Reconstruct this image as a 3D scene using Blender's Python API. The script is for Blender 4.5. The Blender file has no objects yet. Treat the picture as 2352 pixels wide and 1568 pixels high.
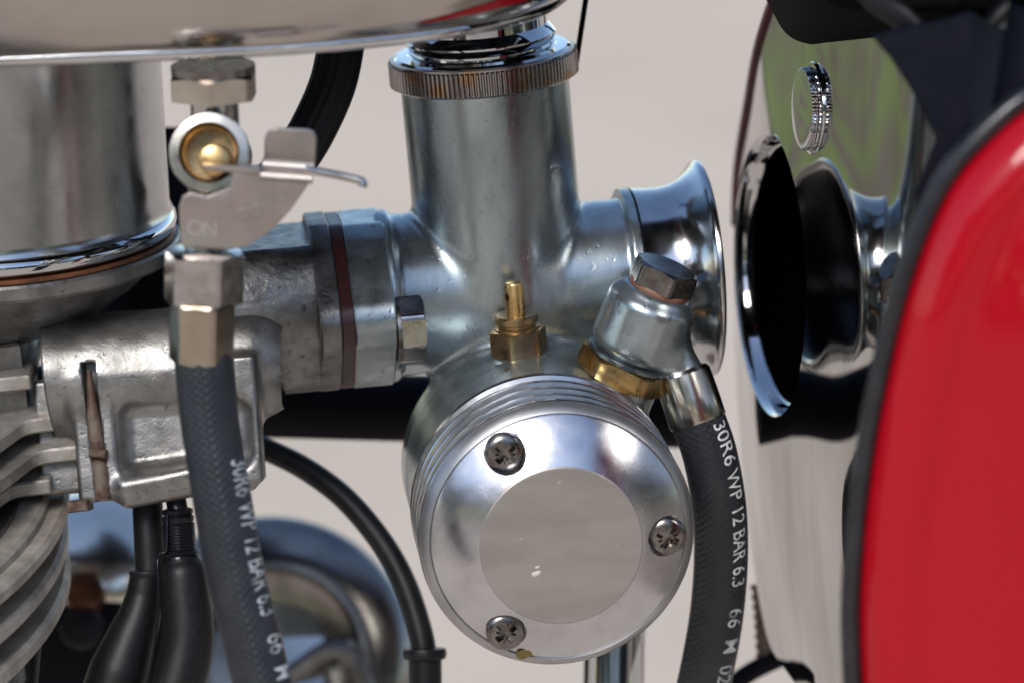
import bpy, bmesh, math, random
import numpy as np
random.seed(3); np.random.seed(3)
R_ = math.radians
sc = bpy.context.scene
col = sc.collection

# ---------------------------------------------------------------- camera, sky, sun, exposure
S = 0.205 / 2352            # metres per modelling unit (the whole frame is about 0.2 m wide)
D = 8600.0                  # camera distance in modelling units (0.75 m)
PITCH = R_(16)
H0 = 0.55                   # height of the carburettor above the ground
ROT = (math.pi/2 - PITCH, 0, 0)
EX = np.array([1, 0, 0.]); EY = np.array([0, math.sin(PITCH), math.cos(PITCH)]); EZ = np.array([0, -math.cos(PITCH), math.sin(PITCH)])
def W(p): return np.array([0, 0, H0]) + S * (p[0]*EX + p[1]*EY + p[2]*EZ)
cd = bpy.data.cameras.new('camera'); cam = bpy.data.objects.new('camera', cd); col.objects.link(cam)
sc.camera = cam
cam.location = W((0, 0, D)); cam.rotation_euler = ROT
cd.sensor_width = 36; cd.lens = 36 * D / 2352
cd.clip_start = 0.02; cd.clip_end = 500
cd.dof.use_dof = True; cd.dof.focus_distance = (D - 60) * S; cd.dof.aperture_fstop = 11
SUN_EL, SUN_ROT = R_(42), R_(200)
wd = bpy.data.worlds.new('World'); sc.world = wd; wd.use_nodes = True
wn = wd.node_tree.nodes; wl = wd.node_tree.links
sky = wn.new('ShaderNodeTexSky'); sky.sky_type = 'NISHITA'; sky.sun_disc = False
sky.sun_elevation = SUN_EL; sky.sun_rotation = SUN_ROT; sky.air_density = 1.0; sky.dust_density = 0.6; sky.ozone_density = 1.0
wl.new(sky.outputs[0], wn['Background'].inputs[0]); wn['Background'].inputs[1].default_value = 0.11
sl = bpy.data.lights.new('sun', 'SUN'); so = bpy.data.objects.new('sun', sl); col.objects.link(so)
sl.energy = 1.5; sl.angle = R_(24); sl.color = (1, .96, .9)
so.rotation_euler = (math.pi/2 - SUN_EL, 0, math.pi - SUN_ROT)
sc.view_settings.view_transform = 'Standard'; sc.view_settings.look = 'None'
sc.view_settings.exposure = 0.95; sc.view_settings.gamma = 1
sc.cycles.max_bounces = 10; sc.cycles.glossy_bounces = 6
sc.cycles.use_denoising = True

# ---------------------------------------------------------------- helpers
def A(*v): return np.array(v, float)
def nrm(v): v = np.asarray(v, float); return v / np.linalg.norm(v)
def K(d): return (D - d) / D
def P(x, y, d=0.):          # where the thing seen at photo position x, y stands when it is d in front of the focus plane
    k = K(d); return A((x-1176)*k, (784-y)*k, d)
BASE = {}
def props(o, label=None, cat=None, group=None, kind=None):
    if label: o['label'] = label
    if cat: o['category'] = cat
    if group: o['group'] = group
    if kind: o['kind'] = kind
def thing(name, label, cat, base, group=None):
    o = bpy.data.objects.new(name, None); col.objects.link(o)
    o.empty_display_size = .01
    o.location = W(base); o.rotation_euler = ROT; BASE[o.name] = np.array(base, float)
    props(o, label, cat, group); return o
def mk_mesh(name, v, f, uv=None, smooth=True, angle=38, normals=None):
    me = bpy.data.meshes.new(name)
    me.from_pydata([tuple(map(float, q)) for q in v], [], [tuple(map(int, q)) for q in f])
    if uv is not None:
        l = me.uv_layers.new(name='UVMap')
        d = np.array([uv[i] for fc in f for i in range(0)] or [0.])
        li = np.zeros(len(me.loops), int); me.loops.foreach_get('vertex_index', li)
        l.data.foreach_set('uv', np.asarray(uv, float)[li].ravel())
    if smooth:
        me.polygons.foreach_set('use_smooth', [True]*len(me.polygons))
        if normals is not None: me.normals_split_custom_set_from_vertices([tuple(map(float, n)) for n in normals])
        elif angle: me.set_sharp_from_angle(angle=R_(angle))
    return me
def fixn(me):
    bm = bmesh.new(); bm.from_mesh(me); bmesh.ops.recalc_face_normals(bm, faces=bm.faces); bm.to_mesh(me); bm.free()
def part(name, geo, mat, parent, label=None, smooth=True, angle=38, normals=None, kind=None, fix=True):
    v, f = np.asarray(geo[0], float), geo[1]
    uv = geo[2] if len(geo) > 2 else None
    b = BASE[parent.name]
    me = mk_mesh(name, (v - b) * S, f, uv, smooth, angle, normals)
    if fix and normals is None: fixn(me)
    me.materials.append(mat)
    o = bpy.data.objects.new(name, me); col.objects.link(o); o.parent = parent
    BASE[o.name] = b
    props(o, label, kind=kind); return o
def solo(name, geo, mat, label, cat, base, group=None, **k):   # a thing that is one mesh
    v, f = np.asarray(geo[0], float), geo[1]; uv = geo[2] if len(geo) > 2 else None
    me = mk_mesh(name, (v - base) * S, f, uv, **k)
    if k.get('normals') is None: fixn(me)
    me.materials.append(mat)
    o = bpy.data.objects.new(name, me); col.objects.link(o); o.location = W(base); o.rotation_euler = ROT
    BASE[o.name] = np.array(base, float); props(o, label, cat, group); return o
def basis(z, xr=(1, 0, 0)):
    z = nrm(z); x = np.asarray(xr, float); x = nrm(x - z*np.dot(x, z)); return x, np.cross(z, x), z
def join(*gs):
    V, F, n = [], [], 0
    for g in gs:
        V.append(np.asarray(g[0], float)); F += [tuple(i+n for i in f) for f in g[1]]; n += len(g[0])
    return np.vstack(V), F
def lathe(prof, o, axis, seg=96, xr=(1, 0, 0), cap=(True, True), rfun=None):
    x, y, z = basis(axis, xr); v = []; f = []; uv = []
    a = np.arange(seg) * 2*math.pi/seg
    s = 0; pr = prof[0]
    for i, (r, h) in enumerate(prof):
        s += math.hypot(r-pr[0], h-pr[1]); pr = (r, h)
        rr = np.full(seg, float(r)) if rfun is None else rfun(r, h, a)
        v.append(o + np.outer(rr*np.cos(a), x) + np.outer(rr*np.sin(a), y) + h*z)
        uv += [(t/(2*math.pi), s/100) for t in a]
    n = len(prof)
    for i in range(n-1):
        for j in range(seg):
            k = (j+1) % seg
            f.append((i*seg+j, i*seg+k, (i+1)*seg+k, (i+1)*seg+j))
    v = np.vstack(v)
    if cap[0]: f.append(tuple(range(seg))[::-1])
    if cap[1]: f.append(tuple((n-1)*seg+j for j in range(seg)))
    return v, f, uv
def crom(pts, n=12):
    p = [np.asarray(q, float) for q in pts]; p = [2*p[0]-p[1]] + p + [2*p[-1]-p[-2]]
    out = []
    for i in range(1, len(p)-2):
        for k in range(n):
            t = k/n; a, b, c, d = p[i-1:i+3]
            out.append(.5*((2*b)+(-a+c)*t+(2*a-5*b+4*c-d)*t*t+(-a+3*b-3*c+d)*t**3))
    out.append(p[-2]); return np.array(out)
class Tube:
    def __init__(self, pts, rad, seg=40, n=12, ref=(0, 0, 1), flat=1.0, raw=False):
        c = np.asarray(pts, float) if raw else crom(pts, n)
        t = np.gradient(c, axis=0); t /= np.linalg.norm(t, axis=1)[:, None]
        ref = np.tile(np.asarray(ref, float), (len(c), 1))
        e = ref - t*np.sum(ref*t, 1)[:, None]; e /= np.linalg.norm(e, axis=1)[:, None]
        self.c, self.t, self.e, self.r = c, t, e, np.cross(e, t)
        self.s = np.concatenate([[0], np.cumsum(np.linalg.norm(np.diff(c, axis=0), axis=1))])
        L = self.s[-1]
        if callable(rad): self.rad = np.array([rad(q/L) for q in self.s])
        else: self.rad = np.full(len(c), float(rad))
        self.seg = seg; self.flat = flat
    def geo(self, rfun=None):
        a = np.arange(self.seg)*2*math.pi/self.seg; v = []; f = []; uv = []
        for i in range(len(self.c)):
            rr = self.rad[i]*np.ones(self.seg)
            if rfun is not None: rr = rr + rfun(self.s[i], a)
            v.append(self.c[i] + np.outer(rr*np.cos(a)*self.flat, self.e[i]) + np.outer(rr*np.sin(a), self.r[i]))
            uv += [(q/(2*math.pi), self.s[i]/100) for q in a]
        m = self.seg
        for i in range(len(self.c)-1):
            for j in range(m):
                k = (j+1) % m; f.append((i*m+j, i*m+k, (i+1)*m+k, (i+1)*m+j))
        f.append(tuple(range(m))[::-1]); f.append(tuple((len(self.c)-1)*m+j for j in range(m)))
        return np.vstack(v), f, uv
    def at(self, s, ang, h=0.):
        i = lambda q: np.array([np.interp(s, self.s, q[:, k]) for k in range(3)]).T
        c, e, r = i(self.c), i(self.e), i(self.r); rad = np.interp(s, self.s, self.rad) + h
        return c + e*(rad*np.cos(ang)*1)[:, None]*self.flat + r*(rad*np.sin(ang))[:, None]
def inset(poly, w):
    p = np.asarray(poly, float); a = np.roll(p, 1, 0); b = np.roll(p, -1, 0)
    d1 = p-a; d1 /= np.linalg.norm(d1, axis=1)[:, None]; d2 = b-p; d2 /= np.linalg.norm(d2, axis=1)[:, None]
    n1 = np.c_[-d1[:, 1], d1[:, 0]]; n2 = np.c_[-d2[:, 1], d2[:, 0]]
    n = n1+n2; n /= np.linalg.norm(n, axis=1)[:, None]
    q = np.maximum(np.sum(n*n1, 1), .35)
    return p + n*(w/q)[:, None]
def ccw(poly):
    p = np.asarray(poly, float); x, y = p[:, 0], p[:, 1]
    return p if np.sum(x*np.roll(y, -1)-np.roll(x, -1)*y) > 0 else p[::-1]
def prism(poly, o, ex, ey, ez, h0, h1, bev=0.):
    p = ccw(poly); loops = [(p, h0), (p, h1)]
    if bev: loops = [(inset(p, bev), h0), (p, h0+bev), (p, h1-bev), (inset(p, bev), h1)]
    n = len(p); v = []; f = []
    for q, h in loops: v += [o + a*ex + b*ey + h*ez for a, b in q]
    for i in range(len(loops)-1):
        for j in range(n):
            k = (j+1) % n; f.append((i*n+j, i*n+k, (i+1)*n+k, (i+1)*n+j))
    f.append(tuple(range(n))[::-1]); f.append(tuple((len(loops)-1)*n+j for j in range(n)))
    return np.array(v), f
def rounded(poly, r, n=6):
    p = [np.asarray(q, float) for q in poly]; out = []; m = len(p)
    rr = r if hasattr(r, '__len__') else [r]*m
    for i in range(m):
        a, b, c = p[i-1], p[i], p[(i+1) % m]
        u = nrm(a-b); w = nrm(c-b); q = min(rr[i], np.linalg.norm(a-b)*.48, np.linalg.norm(c-b)*.48)
        if q <= 0: out.append(b); continue
        s, e = b+u*q, b+w*q
        for k in range(n+1):
            t = k/n; out.append((1-t)**2*s + 2*t*(1-t)*b + t*t*e)
    return np.array(out)
def box(c, ex, ey, ez, hx, hy, hz, bev=3):
    return prism([(-hx, -hy), (hx, -hy), (hx, hy), (-hx, hy)], c, ex, ey, ez, -hz, hz, bev)
def hexnut(o, axis, rc, h0, h1, xr=(1, 0, 0), rot=0., both=False, ch=.9, hole=0):
    x, y, z = basis(axis, xr); n = 72; ap = rc*math.cos(math.pi/6)
    a = np.arange(n)*2*math.pi/n + R_(rot)
    rho = ap/np.cos(((a - R_(rot)) % (math.pi/3)) - math.pi/6)
    rho = np.minimum(rho, rc*.972)
    drop = np.maximum(rho - ap*1.0, 0)*.55 + 1.0
    rin = ap*ch
    L = []
    if both: L.append((np.full(n, rin), np.full(n, h0))); L.append((rho, h0+drop))
    else: L.append((rho, np.full(n, h0)))
    L.append((rho, h1-drop)); L.append((np.full(n, rin), np.full(n, h1)))
    v = np.vstack([o + np.outer(r*np.cos(a), x) + np.outer(r*np.sin(a), y) + np.outer(h, z) for r, h in L]); f = []
    for i in range(len(L)-1):
        for j in range(n):
            k = (j+1) % n; f.append((i*n+j, i*n+k, (i+1)*n+k, (i+1)*n+j))
    f.append(tuple(range(n))[::-1]); f.append(tuple((len(L)-1)*n+j for j in range(n)))
    return v, f
def boolean(ob, geo, op='DIFFERENCE'):
    b = BASE[ob.name]
    me = mk_mesh('cutter', (np.asarray(geo[0])-b)*S, geo[1], smooth=False); fixn(me)
    c = bpy.data.objects.new('cutter', me); col.objects.link(c); c.parent = ob.parent
    m = ob.modifiers.new('b', 'BOOLEAN'); m.object = c; m.operation = op; m.solver = 'EXACT'
    dg = bpy.context.evaluated_depsgraph_get()
    nm = bpy.data.meshes.new_from_object(ob.evaluated_get(dg))
    ob.modifiers.clear(); ob.data = nm
    bpy.data.objects.remove(c)
    nm.polygons.foreach_set('use_smooth', [True]*len(nm.polygons)); nm.set_sharp_from_angle(angle=R_(32))

# signed distance shapes -> smooth cast bodies
def smin(a, b, k): h = np.clip(.5+.5*(b-a)/k, 0, 1); return b*(1-h)+a*h-k*h*(1-h)
def smax(a, b, k): return -smin(-a, -b, k)
def s_cyl(p, o, ax, r, h0, h1, rnd=6., taper=0.):
    q = p-o; z = q@ax; rad = np.sqrt(np.maximum(np.sum(q*q, 1)-z*z, 1e-9))
    dx = rad-(r+taper*z)+rnd; dy = np.maximum(h0-z, z-h1)+rnd
    return np.minimum(np.maximum(dx, dy), 0)+np.hypot(np.maximum(dx, 0), np.maximum(dy, 0))-rnd
def s_box(p, o, ax, hs, rnd=6.):
    q = np.abs(np.stack([(p-o)@a for a in ax], 1)) - np.asarray(hs) + rnd
    return np.minimum(q.max(1), 0)+np.linalg.norm(np.maximum(q, 0), axis=1)-rnd
def s_cap(p, a, b, ra, rb):
    ab = b-a; t = np.clip(((p-a)@ab)/np.dot(ab, ab), 0, 1)
    return np.linalg.norm(p-a-t[:, None]*ab, axis=1)-(ra+(rb-ra)*t)
def s_poly(p, o, ex, ey, ez, poly, h0, h1, rnd=5.):
    q = p-o; x = np.stack([q@ex, q@ey], 1); z = q@ez; pl = ccw(poly)
    d = np.full(len(p), 1e18); sgn = np.ones(len(p)); n = len(pl)
    for i in range(n):
        a, b = pl[i], pl[i-1]; e = b-a; w = x-a
        bb = w - e*np.clip((w@e)/np.dot(e, e), 0, 1)[:, None]; d = np.minimum(d, np.sum(bb*bb, 1))
        c1 = x[:, 1] >= a[1]; c2 = x[:, 1] < b[1]; c3 = e[0]*w[:, 1] > e[1]*w[:, 0]
        sgn = np.where((c1 & c2 & c3) | (~c1 & ~c2 & ~c3), -sgn, sgn)
    dx = sgn*np.sqrt(d)+rnd; dy = np.maximum(h0-z, z-h1)+rnd
    return np.minimum(np.maximum(dx, dy), 0)+np.hypot(np.maximum(dx, 0), np.maximum(dy, 0))-rnd
def nets(fn, lo, hi, h):
    ax = [np.arange(l, u+h, h) for l, u in zip(lo, hi)]; nx, ny, nz = map(len, ax)
    g = np.empty((nx, ny, nz)); Y, Z = np.meshgrid(ax[1], ax[2], indexing='ij')
    for i in range(0, nx, 12):
        xs = ax[0][i:i+12]; pts = np.stack([np.repeat(xs, ny*nz), np.tile(Y.ravel(), len(xs)), np.tile(Z.ravel(), len(xs))], 1)
        g[i:i+12] = fn(pts).reshape(len(xs), ny, nz)
    s = g < 0
    cs = np.zeros((nx-1, ny-1, nz-1), int); acc = np.zeros((nx-1, ny-1, nz-1, 3)); cnt = np.zeros((nx-1, ny-1, nz-1))
    off = [(i, j, k) for i in (0, 1) for j in (0, 1) for k in (0, 1)]
    sl = lambda o: (slice(o[0], nx-1+o[0]), slice(o[1], ny-1+o[1]), slice(o[2], nz-1+o[2]))
    for o in off: cs += s[sl(o)]
    for a in off:
        for d in range(3):
            if a[d]: continue
            b = list(a); b[d] = 1; va, vb = g[sl(a)], g[sl(b)]
            m = (va < 0) != (vb < 0); t = np.where(m, va/np.where(m, va-vb, 1), 0)
            for q in range(3): acc[..., q] += m*(a[q]+(t if q == d else 0))
            cnt += m
    act = (cs > 0) & (cs < 8); idx = np.full(act.shape, -1); ijk = np.argwhere(act); idx[act] = np.arange(len(ijk))
    v = np.asarray(lo)+h*(ijk+acc[act]/cnt[act][:, None])
    F = []
    for d in range(3):
        u, w = (d+1) % 3, (d+2) % 3
        a = [slice(1, -1)]*3; a[d] = slice(0, -1); b = list(a); b[d] = slice(1, None)
        sa, sb = s[tuple(a)], s[tuple(b)]; m = np.argwhere(sa != sb); 
        if not len(m): continue
        fl = sa[sa != sb]; base = m.copy(); base[:, u] += 1; base[:, w] += 1
        def cell(du, dw):
            c = base.copy(); c[:, u] -= du; c[:, w] -= dw; return idx[c[:, 0], c[:, 1], c[:, 2]]
        q = np.stack([cell(1, 1), cell(0, 1), cell(0, 0), cell(1, 0)], 1)
        q[~fl] = q[~fl][:, ::-1]; F.append(q)
    F = np.vstack(F); F = F[(F >= 0).all(1)]
    def grad(v):
        e = .8; return np.stack([fn(v+e*A(*r))-fn(v-e*A(*r)) for r in np.eye(3)], 1)/(2*e)
    for _ in range(2):
        gr = grad(v); v = v-np.clip(fn(v)/np.maximum(np.sum(gr*gr, 1), .2), -h, h)[:, None]*gr
    gr = grad(v); gr /= np.maximum(np.linalg.norm(gr, axis=1), 1e-6)[:, None]
    return (v, F.tolist()), gr
def cast(name, fn, lo, hi, h, mat, parent, label=None):
    g, n = nets(fn, lo, hi, h); return part(name, g, mat, parent, label, normals=n)
def text_geo(s, cuts=6):
    c = bpy.data.curves.new('t', 'FONT'); c.body = s; c.resolution_u = 4; c.offset = .003
    o = bpy.data.objects.new('t', c); col.objects.link(o)
    me = bpy.data.meshes.new_from_object(o.evaluated_get(bpy.context.evaluated_depsgraph_get()))
    bpy.data.objects.remove(o)
    bm = bmesh.new(); bm.from_mesh(me); bmesh.ops.triangulate(bm, faces=bm.faces)
    ys = [q.co.y for q in bm.verts]; y0, y1 = min(ys), max(ys)
    for i in range(1, cuts):
        y = y0+(y1-y0)*i/cuts
        bmesh.ops.bisect_plane(bm, geom=bm.verts[:]+bm.edges[:]+bm.faces[:], plane_co=(0, y, 0), plane_no=(0, 1, 0))
    bm.verts.index_update(); v = np.array([q.co[:] for q in bm.verts]); f = [tuple(w.index for w in q.verts) for q in bm.faces]
    bm.free(); v = v[:, :2]; v = (v-v.min(0))/(v.max(0)-v.min(0)); return v, f

# ---------------------------------------------------------------- materials
def mat(name, base, metal=0., rough=.5, var=None, vscale=90., vamt=.6, rvar=0., bump=0., bscale=400., bdist=.0004,
        pits=0., pscale=300., pcol=None, coat=0., stretch=None, ramp=(.42, .62), extra=None, spec=None, fine=0., pbump=.18):
    m = bpy.data.materials.new(name); m.use_nodes = True; n = m.node_tree.nodes; l = m.node_tree.links; b = n['Principled BSDF']
    b.inputs['Base Color'].default_value = (*base, 1); b.inputs['Metallic'].default_value = metal; b.inputs['Roughness'].default_value = rough
    if spec is not None: b.inputs['Specular IOR Level'].default_value = spec
    if coat: b.inputs['Coat Weight'].default_value = coat; b.inputs['Coat Roughness'].default_value = .07
    tc = n.new('ShaderNodeTexCoord'); co = tc.outputs['Object']
    if stretch:
        mp = n.new('ShaderNodeMapping'); mp.inputs['Scale'].default_value = stretch; l.new(co, mp.inputs[0]); co2 = mp.outputs[0]
    else: co2 = co
    def noise(sc_, det=4, c=None, rgh=.55):
        q = n.new('ShaderNodeTexNoise'); q.inputs['Scale'].default_value = sc_; q.inputs['Detail'].default_value = det; q.inputs['Roughness'].default_value = rgh
        l.new(c or co, q.inputs['Vector']); return q
    def rampn(src, a, bb):
        q = n.new('ShaderNodeMapRange'); q.inputs[1].default_value = a; q.inputs[2].default_value = bb; l.new(src, q.inputs[0]); return q.outputs[0]
    cur = None
    def mixc(fac, c0, c1):
        q = n.new('ShaderNodeMix'); q.data_type = 'RGBA'; l.new(fac, q.inputs[0])
        if isinstance(c0, tuple): q.inputs[6].default_value = (*c0, 1)
        else: l.new(c0, q.inputs[6])
        if isinstance(c1, tuple): q.inputs[7].default_value = (*c1, 1)
        else: l.new(c1, q.inputs[7])
        return q.outputs[2]
    cur = base
    if var is not None:
        fac = rampn(noise(vscale, 5, co2).outputs[0], *ramp)
        mm = n.new('ShaderNodeMath'); mm.operation = 'MULTIPLY'; mm.inputs[1].default_value = vamt; l.new(fac, mm.inputs[0])
        cur = mixc(mm.outputs[0], cur, var)
    bsrc = None
    if pits:
        vo = noise(pscale, 2, co); pf = rampn(vo.outputs[0], .63, .72)
        mm = n.new('ShaderNodeMath'); mm.operation = 'MULTIPLY'; mm.inputs[1].default_value = pits; l.new(pf, mm.inputs[0])
        cur = mixc(mm.outputs[0], cur, pcol or (.03, .03, .03)); pitf = pf
    if extra: cur = extra(n, l, co, cur, mixc, noise, rampn, tc)
    if not isinstance(cur, tuple): l.new(cur, b.inputs['Base Color'])
    if rvar:
        q = rampn(noise(vscale*1.7, 4, co2).outputs[0], .3, .7); mr = n.new('ShaderNodeMapRange'); l.new(q, mr.inputs[0])
        mr.inputs[3].default_value = max(rough-rvar, .02); mr.inputs[4].default_value = rough+rvar; l.new(mr.outputs[0], b.inputs['Roughness'])
    nrmo = None
    if bump:
        bp = n.new('ShaderNodeBump'); bp.inputs['Strength'].default_value = bump; bp.inputs['Distance'].default_value = bdist
        l.new(noise(bscale, 4, co2).outputs[0], bp.inputs['Height']); nrmo = bp.outputs[0]
    if fine:
        bp = n.new('ShaderNodeBump'); bp.inputs['Strength'].default_value = fine; bp.inputs['Distance'].default_value = .00015
        l.new(noise(bscale*5, 3, co2).outputs[0], bp.inputs['Height'])
        if nrmo: l.new(nrmo, bp.inputs['Normal'])
        nrmo = bp.outputs[0]
    if pits:
        bp = n.new('ShaderNodeBump'); bp.invert = True; bp.inputs['Strength'].default_value = pbump; bp.inputs['Distance'].default_value = .0002
        l.new(pitf, bp.inputs['Height'])
        if nrmo: l.new(nrmo, bp.inputs['Normal'])
        nrmo = bp.outputs[0]
    if nrmo: l.new(nrmo, b.inputs['Normal'])
    return m
def hose_extra(bumpn=.6):
    def fx(n, l, co, cur, mixc, noise, rampn, tc):
        # fine diagonal weave of the braid under the rubber
        uv = n.new('ShaderNodeSeparateXYZ'); l.new(tc.outputs['UV'], uv.inputs[0])
        def math_(op, a, b=None):
            q = n.new('ShaderNodeMath'); q.operation = op
            for i, z in enumerate((a, b)):
                if z is None: continue
                if isinstance(z, (int, float)): q.inputs[i].default_value = z
                else: l.new(z, q.inputs[i])
            return q.outputs[0]
        a = math_('MULTIPLY', uv.outputs[0], 2*math.pi*18); b = math_('MULTIPLY', uv.outputs[1], 2*math.pi*5.6)
        w = math_('ADD', math_('SINE', math_('ADD', a, b)), math_('SINE', math_('SUBTRACT', a, b)))
        bp = n.new('ShaderNodeBump'); bp.inputs['Strength'].default_value = bumpn; bp.inputs['Distance'].default_value = .00022
        l.new(w, bp.inputs['Height']); l.new(bp.outputs[0], n['Principled BSDF'].inputs['Normal'])
        return cur
    return fx
def disc_extra(n, l, co, cur, mixc, noise, rampn, tc):   # small pale chip marks on the flat disc
    f = rampn(noise(260., 2).outputs[0], .735, .80); return mixc(f, cur if not isinstance(cur, tuple) else cur, (.85, .83, .78))
M = {}
M['zinc'] = mat('zinc_casting', (.41, .465, .49), .9, .29, var=(.20, .235, .25), vscale=70, vamt=.8, rvar=.1, bump=.10, bscale=260, fine=.04, pits=.12, pscale=640, pcol=(.07, .065, .06), stretch=(1, .25, 1))
M['zinc2'] = mat('pale_zinc', (.42, .475, .505), .9, .28, var=(.24, .275, .295), vscale=110, vamt=.6, rvar=.08, bump=.08, bscale=300, fine=.03, pits=.25, pscale=420)
M['flange'] = mat('machined_zinc', (.36, .405, .43), .9, .30, var=(.24, .265, .28), vscale=120, vamt=.6, rvar=.08, bump=.12, bscale=500, pits=.5, pscale=420)
M['alu'] = mat('cast_aluminium', (.28, .27, .26), .85, .40, var=(.14, .135, .125), vscale=130, vamt=.7, rvar=.1, bump=.28, bscale=300, bdist=.0005, fine=.22, pits=.4, pscale=620)
M['alu_dark'] = mat('grimy_aluminium', (.21, .205, .20), .85, .36, var=(.09, .085, .08), vscale=160, vamt=.8, rvar=.1, bump=.45, bscale=520, fine=.25, pits=.6, pscale=620)
M['fin'] = mat('dull_fin_aluminium', (.50, .45, .385), .35, .5, var=(.28, .245, .205), vscale=120, vamt=.8, rvar=.08, bump=.35, bscale=380, fine=.2)
M['head_fin'] = mat('cast_fin_aluminium', (.42, .39, .35), .5, .45, var=(.22, .20, .175), vscale=150, vamt=.8, rvar=.08, bump=.6, bscale=300, bdist=.0006, fine=.3)
M['chrome'] = mat('chrome', (.58, .585, .60), 1, .06, var=(.48, .48, .49), vscale=60, vamt=.5, rvar=.03)
M['tank'] = mat('satin_tank_chrome', (.46, .43, .41), 1, .17, var=(.40, .375, .36), vscale=60, vamt=.6, rvar=.04)
M['pale_case'] = mat('buffed_aluminium', (.86, .80, .70), 1, .22, var=(.7, .65, .57), vscale=50, vamt=.6)
M['throat'] = mat('dark_bore', (.05, .05, .06), .9, .3)  # inside of the mouth, darker than the outer flare
M['trumpet'] = mat('satin_chrome', (.56, .565, .58), 1, .15, var=(.42, .42, .43), vscale=110, vamt=.6, rvar=.05, bump=.04, bscale=400)
M['mirror'] = mat('mirror_chrome', (.49, .485, .475), 1, .04, var=(.36, .335, .305), vscale=210, vamt=.75, ramp=(.40, .66), rvar=.025, bump=.07, bscale=150, stretch=(1, .12, .5))  # brown streaks in the colour imitate smeared reflections of ground and grass
M['cover_chrome'] = mat('worn_chrome', (.46, .46, .47), 1, .23, var=(.33, .33, .34), vscale=80, vamt=.6, rvar=.07, bump=.04, bscale=300)
M['case'] = mat('oily_polished_case', (.27, .255, .235), 1, .24, var=(.13, .125, .12), vscale=60, vamt=.7, rvar=.06)
M['rim'] = mat('matt_turned_rim', (.42, .42, .425), .9, .4, var=(.30, .30, .31), vscale=150, vamt=.6)
M['polish'] = mat('polished_aluminium', (.60, .60, .63), 1, .25, var=(.46, .46, .49), vscale=140, vamt=.6, rvar=.05, bump=.05, bscale=500)
M['groove'] = mat('turned_aluminium', (.45, .45, .46), .95, .22, var=(.28, .28, .29), vscale=150, vamt=.5, rvar=.05)
M['disc'] = mat('matt_aluminium', (.37, .34, .31), .7, .42, var=(.30, .275, .25), vscale=160, stretch=(.3, 1, 1), vamt=.7, rvar=.05, bump=.08, bscale=900, extra=disc_extra)
M['brass'] = mat('brass', (.66, .44, .19), 1, .31, var=(.34, .23, .12), vscale=220, vamt=.7, rvar=.08, bump=.08, bscale=700)
M['brass_old'] = mat('tarnished_brass', (.40, .28, .14), .95, .3, var=(.20, .15, .10), vscale=200, vamt=.8, rvar=.1, bump=.1, bscale=600)
M['steel'] = mat('steel', (.50, .48, .46), 1, .18, var=(.32, .29, .27), vscale=220, vamt=.6, rvar=.08, bump=.08, bscale=700)
M['steel_dark'] = mat('dark_steel', (.25, .23, .215), 1, .26, var=(.12, .10, .09), vscale=300, vamt=.7, rvar=.08)
M['nickel'] = mat('brassy_nickel', (.43, .385, .31), 1, .16, var=(.28, .23, .175), vscale=120, vamt=.6, rvar=.05)
M['plated'] = mat('plated_steel', (.52, .49, .43), 1, .2, var=(.40, .365, .31), vscale=120, vamt=.6, rvar=.06)
M['sheet'] = mat('zinc_plated_sheet', (.40, .355, .325), .9, .36, var=(.31, .275, .25), vscale=120, vamt=.6, rvar=.06, bump=.06, bscale=400)
M['knurl'] = mat('worn_chrome_on_brass', (.36, .34, .33), 1, .25, var=(.36, .21, .09), vscale=130, vamt=.8, ramp=(.48, .60), rvar=.08)
M['dark_zinc'] = mat('dark_zinc', (.20, .22, .23), .95, .25, var=(.12, .13, .14), vscale=140, vamt=.6, rvar=.06)
M['fibre'] = mat('fibre_washer', (.20, .09, .055), 0, .5, var=(.1, .05, .03), vscale=300)
M['spacer'] = mat('dark_red_phenolic', (.05, .012, .012), 0, .33, var=(.03, .012, .012), vscale=200)
M['copper'] = mat('copper_gasket', (.30, .13, .07), .9, .35, var=(.12, .06, .04), vscale=200)
M['rust'] = mat('rusty_steel', (.06, .028, .016), .1, .7, var=(.15, .115, .09), vscale=240, vamt=.9, bump=.5, bscale=700)
M['hose'] = mat('braided_rubber', (.016, .018, .023), 0, .36, var=(.026, .028, .033), vscale=200, spec=.35, extra=hose_extra(.17))
M['rubber'] = mat('black_rubber', (.007, .007, .009), 0, .42, var=(.014, .014, .015), vscale=200, bump=.1, bscale=900, spec=.28)
M['edging'] = mat('shiny_rubber_edging', (.010, .010, .013), 0, .27, var=(.02, .02, .024), vscale=150, rvar=.06)
M['boot'] = mat('dusty_rubber', (.005, .005, .006), 0, .45, var=(.022, .022, .022), spec=.28, vscale=900, vamt=.7, ramp=(.55, .75), bump=.15, bscale=1400, bdist=.0002)
M['gloss_black'] = mat('gloss_black', (.006, .006, .008), 0, .2, rvar=.05, vscale=60, spec=.3)
M['dark_plate'] = mat('scuffed_dark_reflection', (.004, .004, .008), 0, .3, rvar=.08, vscale=160, spec=.1)
M['seat'] = mat('black_vinyl', (.002, .002, .002), 0, .8, spec=.05)
M['frame'] = mat('black_enamel', (.005, .004, .008), 0, .7, spec=.12)
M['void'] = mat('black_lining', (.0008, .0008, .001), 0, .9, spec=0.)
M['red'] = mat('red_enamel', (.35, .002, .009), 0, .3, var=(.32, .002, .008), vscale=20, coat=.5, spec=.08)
M['dark_red'] = mat('dark_red_enamel', (.11, .008, .014), 0, .3)
M['print'] = mat('white_print', (.62, .64, .66), 0, .6, var=(.30, .31, .33), vscale=700, vamt=.8)
M['chip'] = mat('pale_fleck', (.58, .54, .47), 0, .6, var=(.5, .46, .4), vscale=900)
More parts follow.
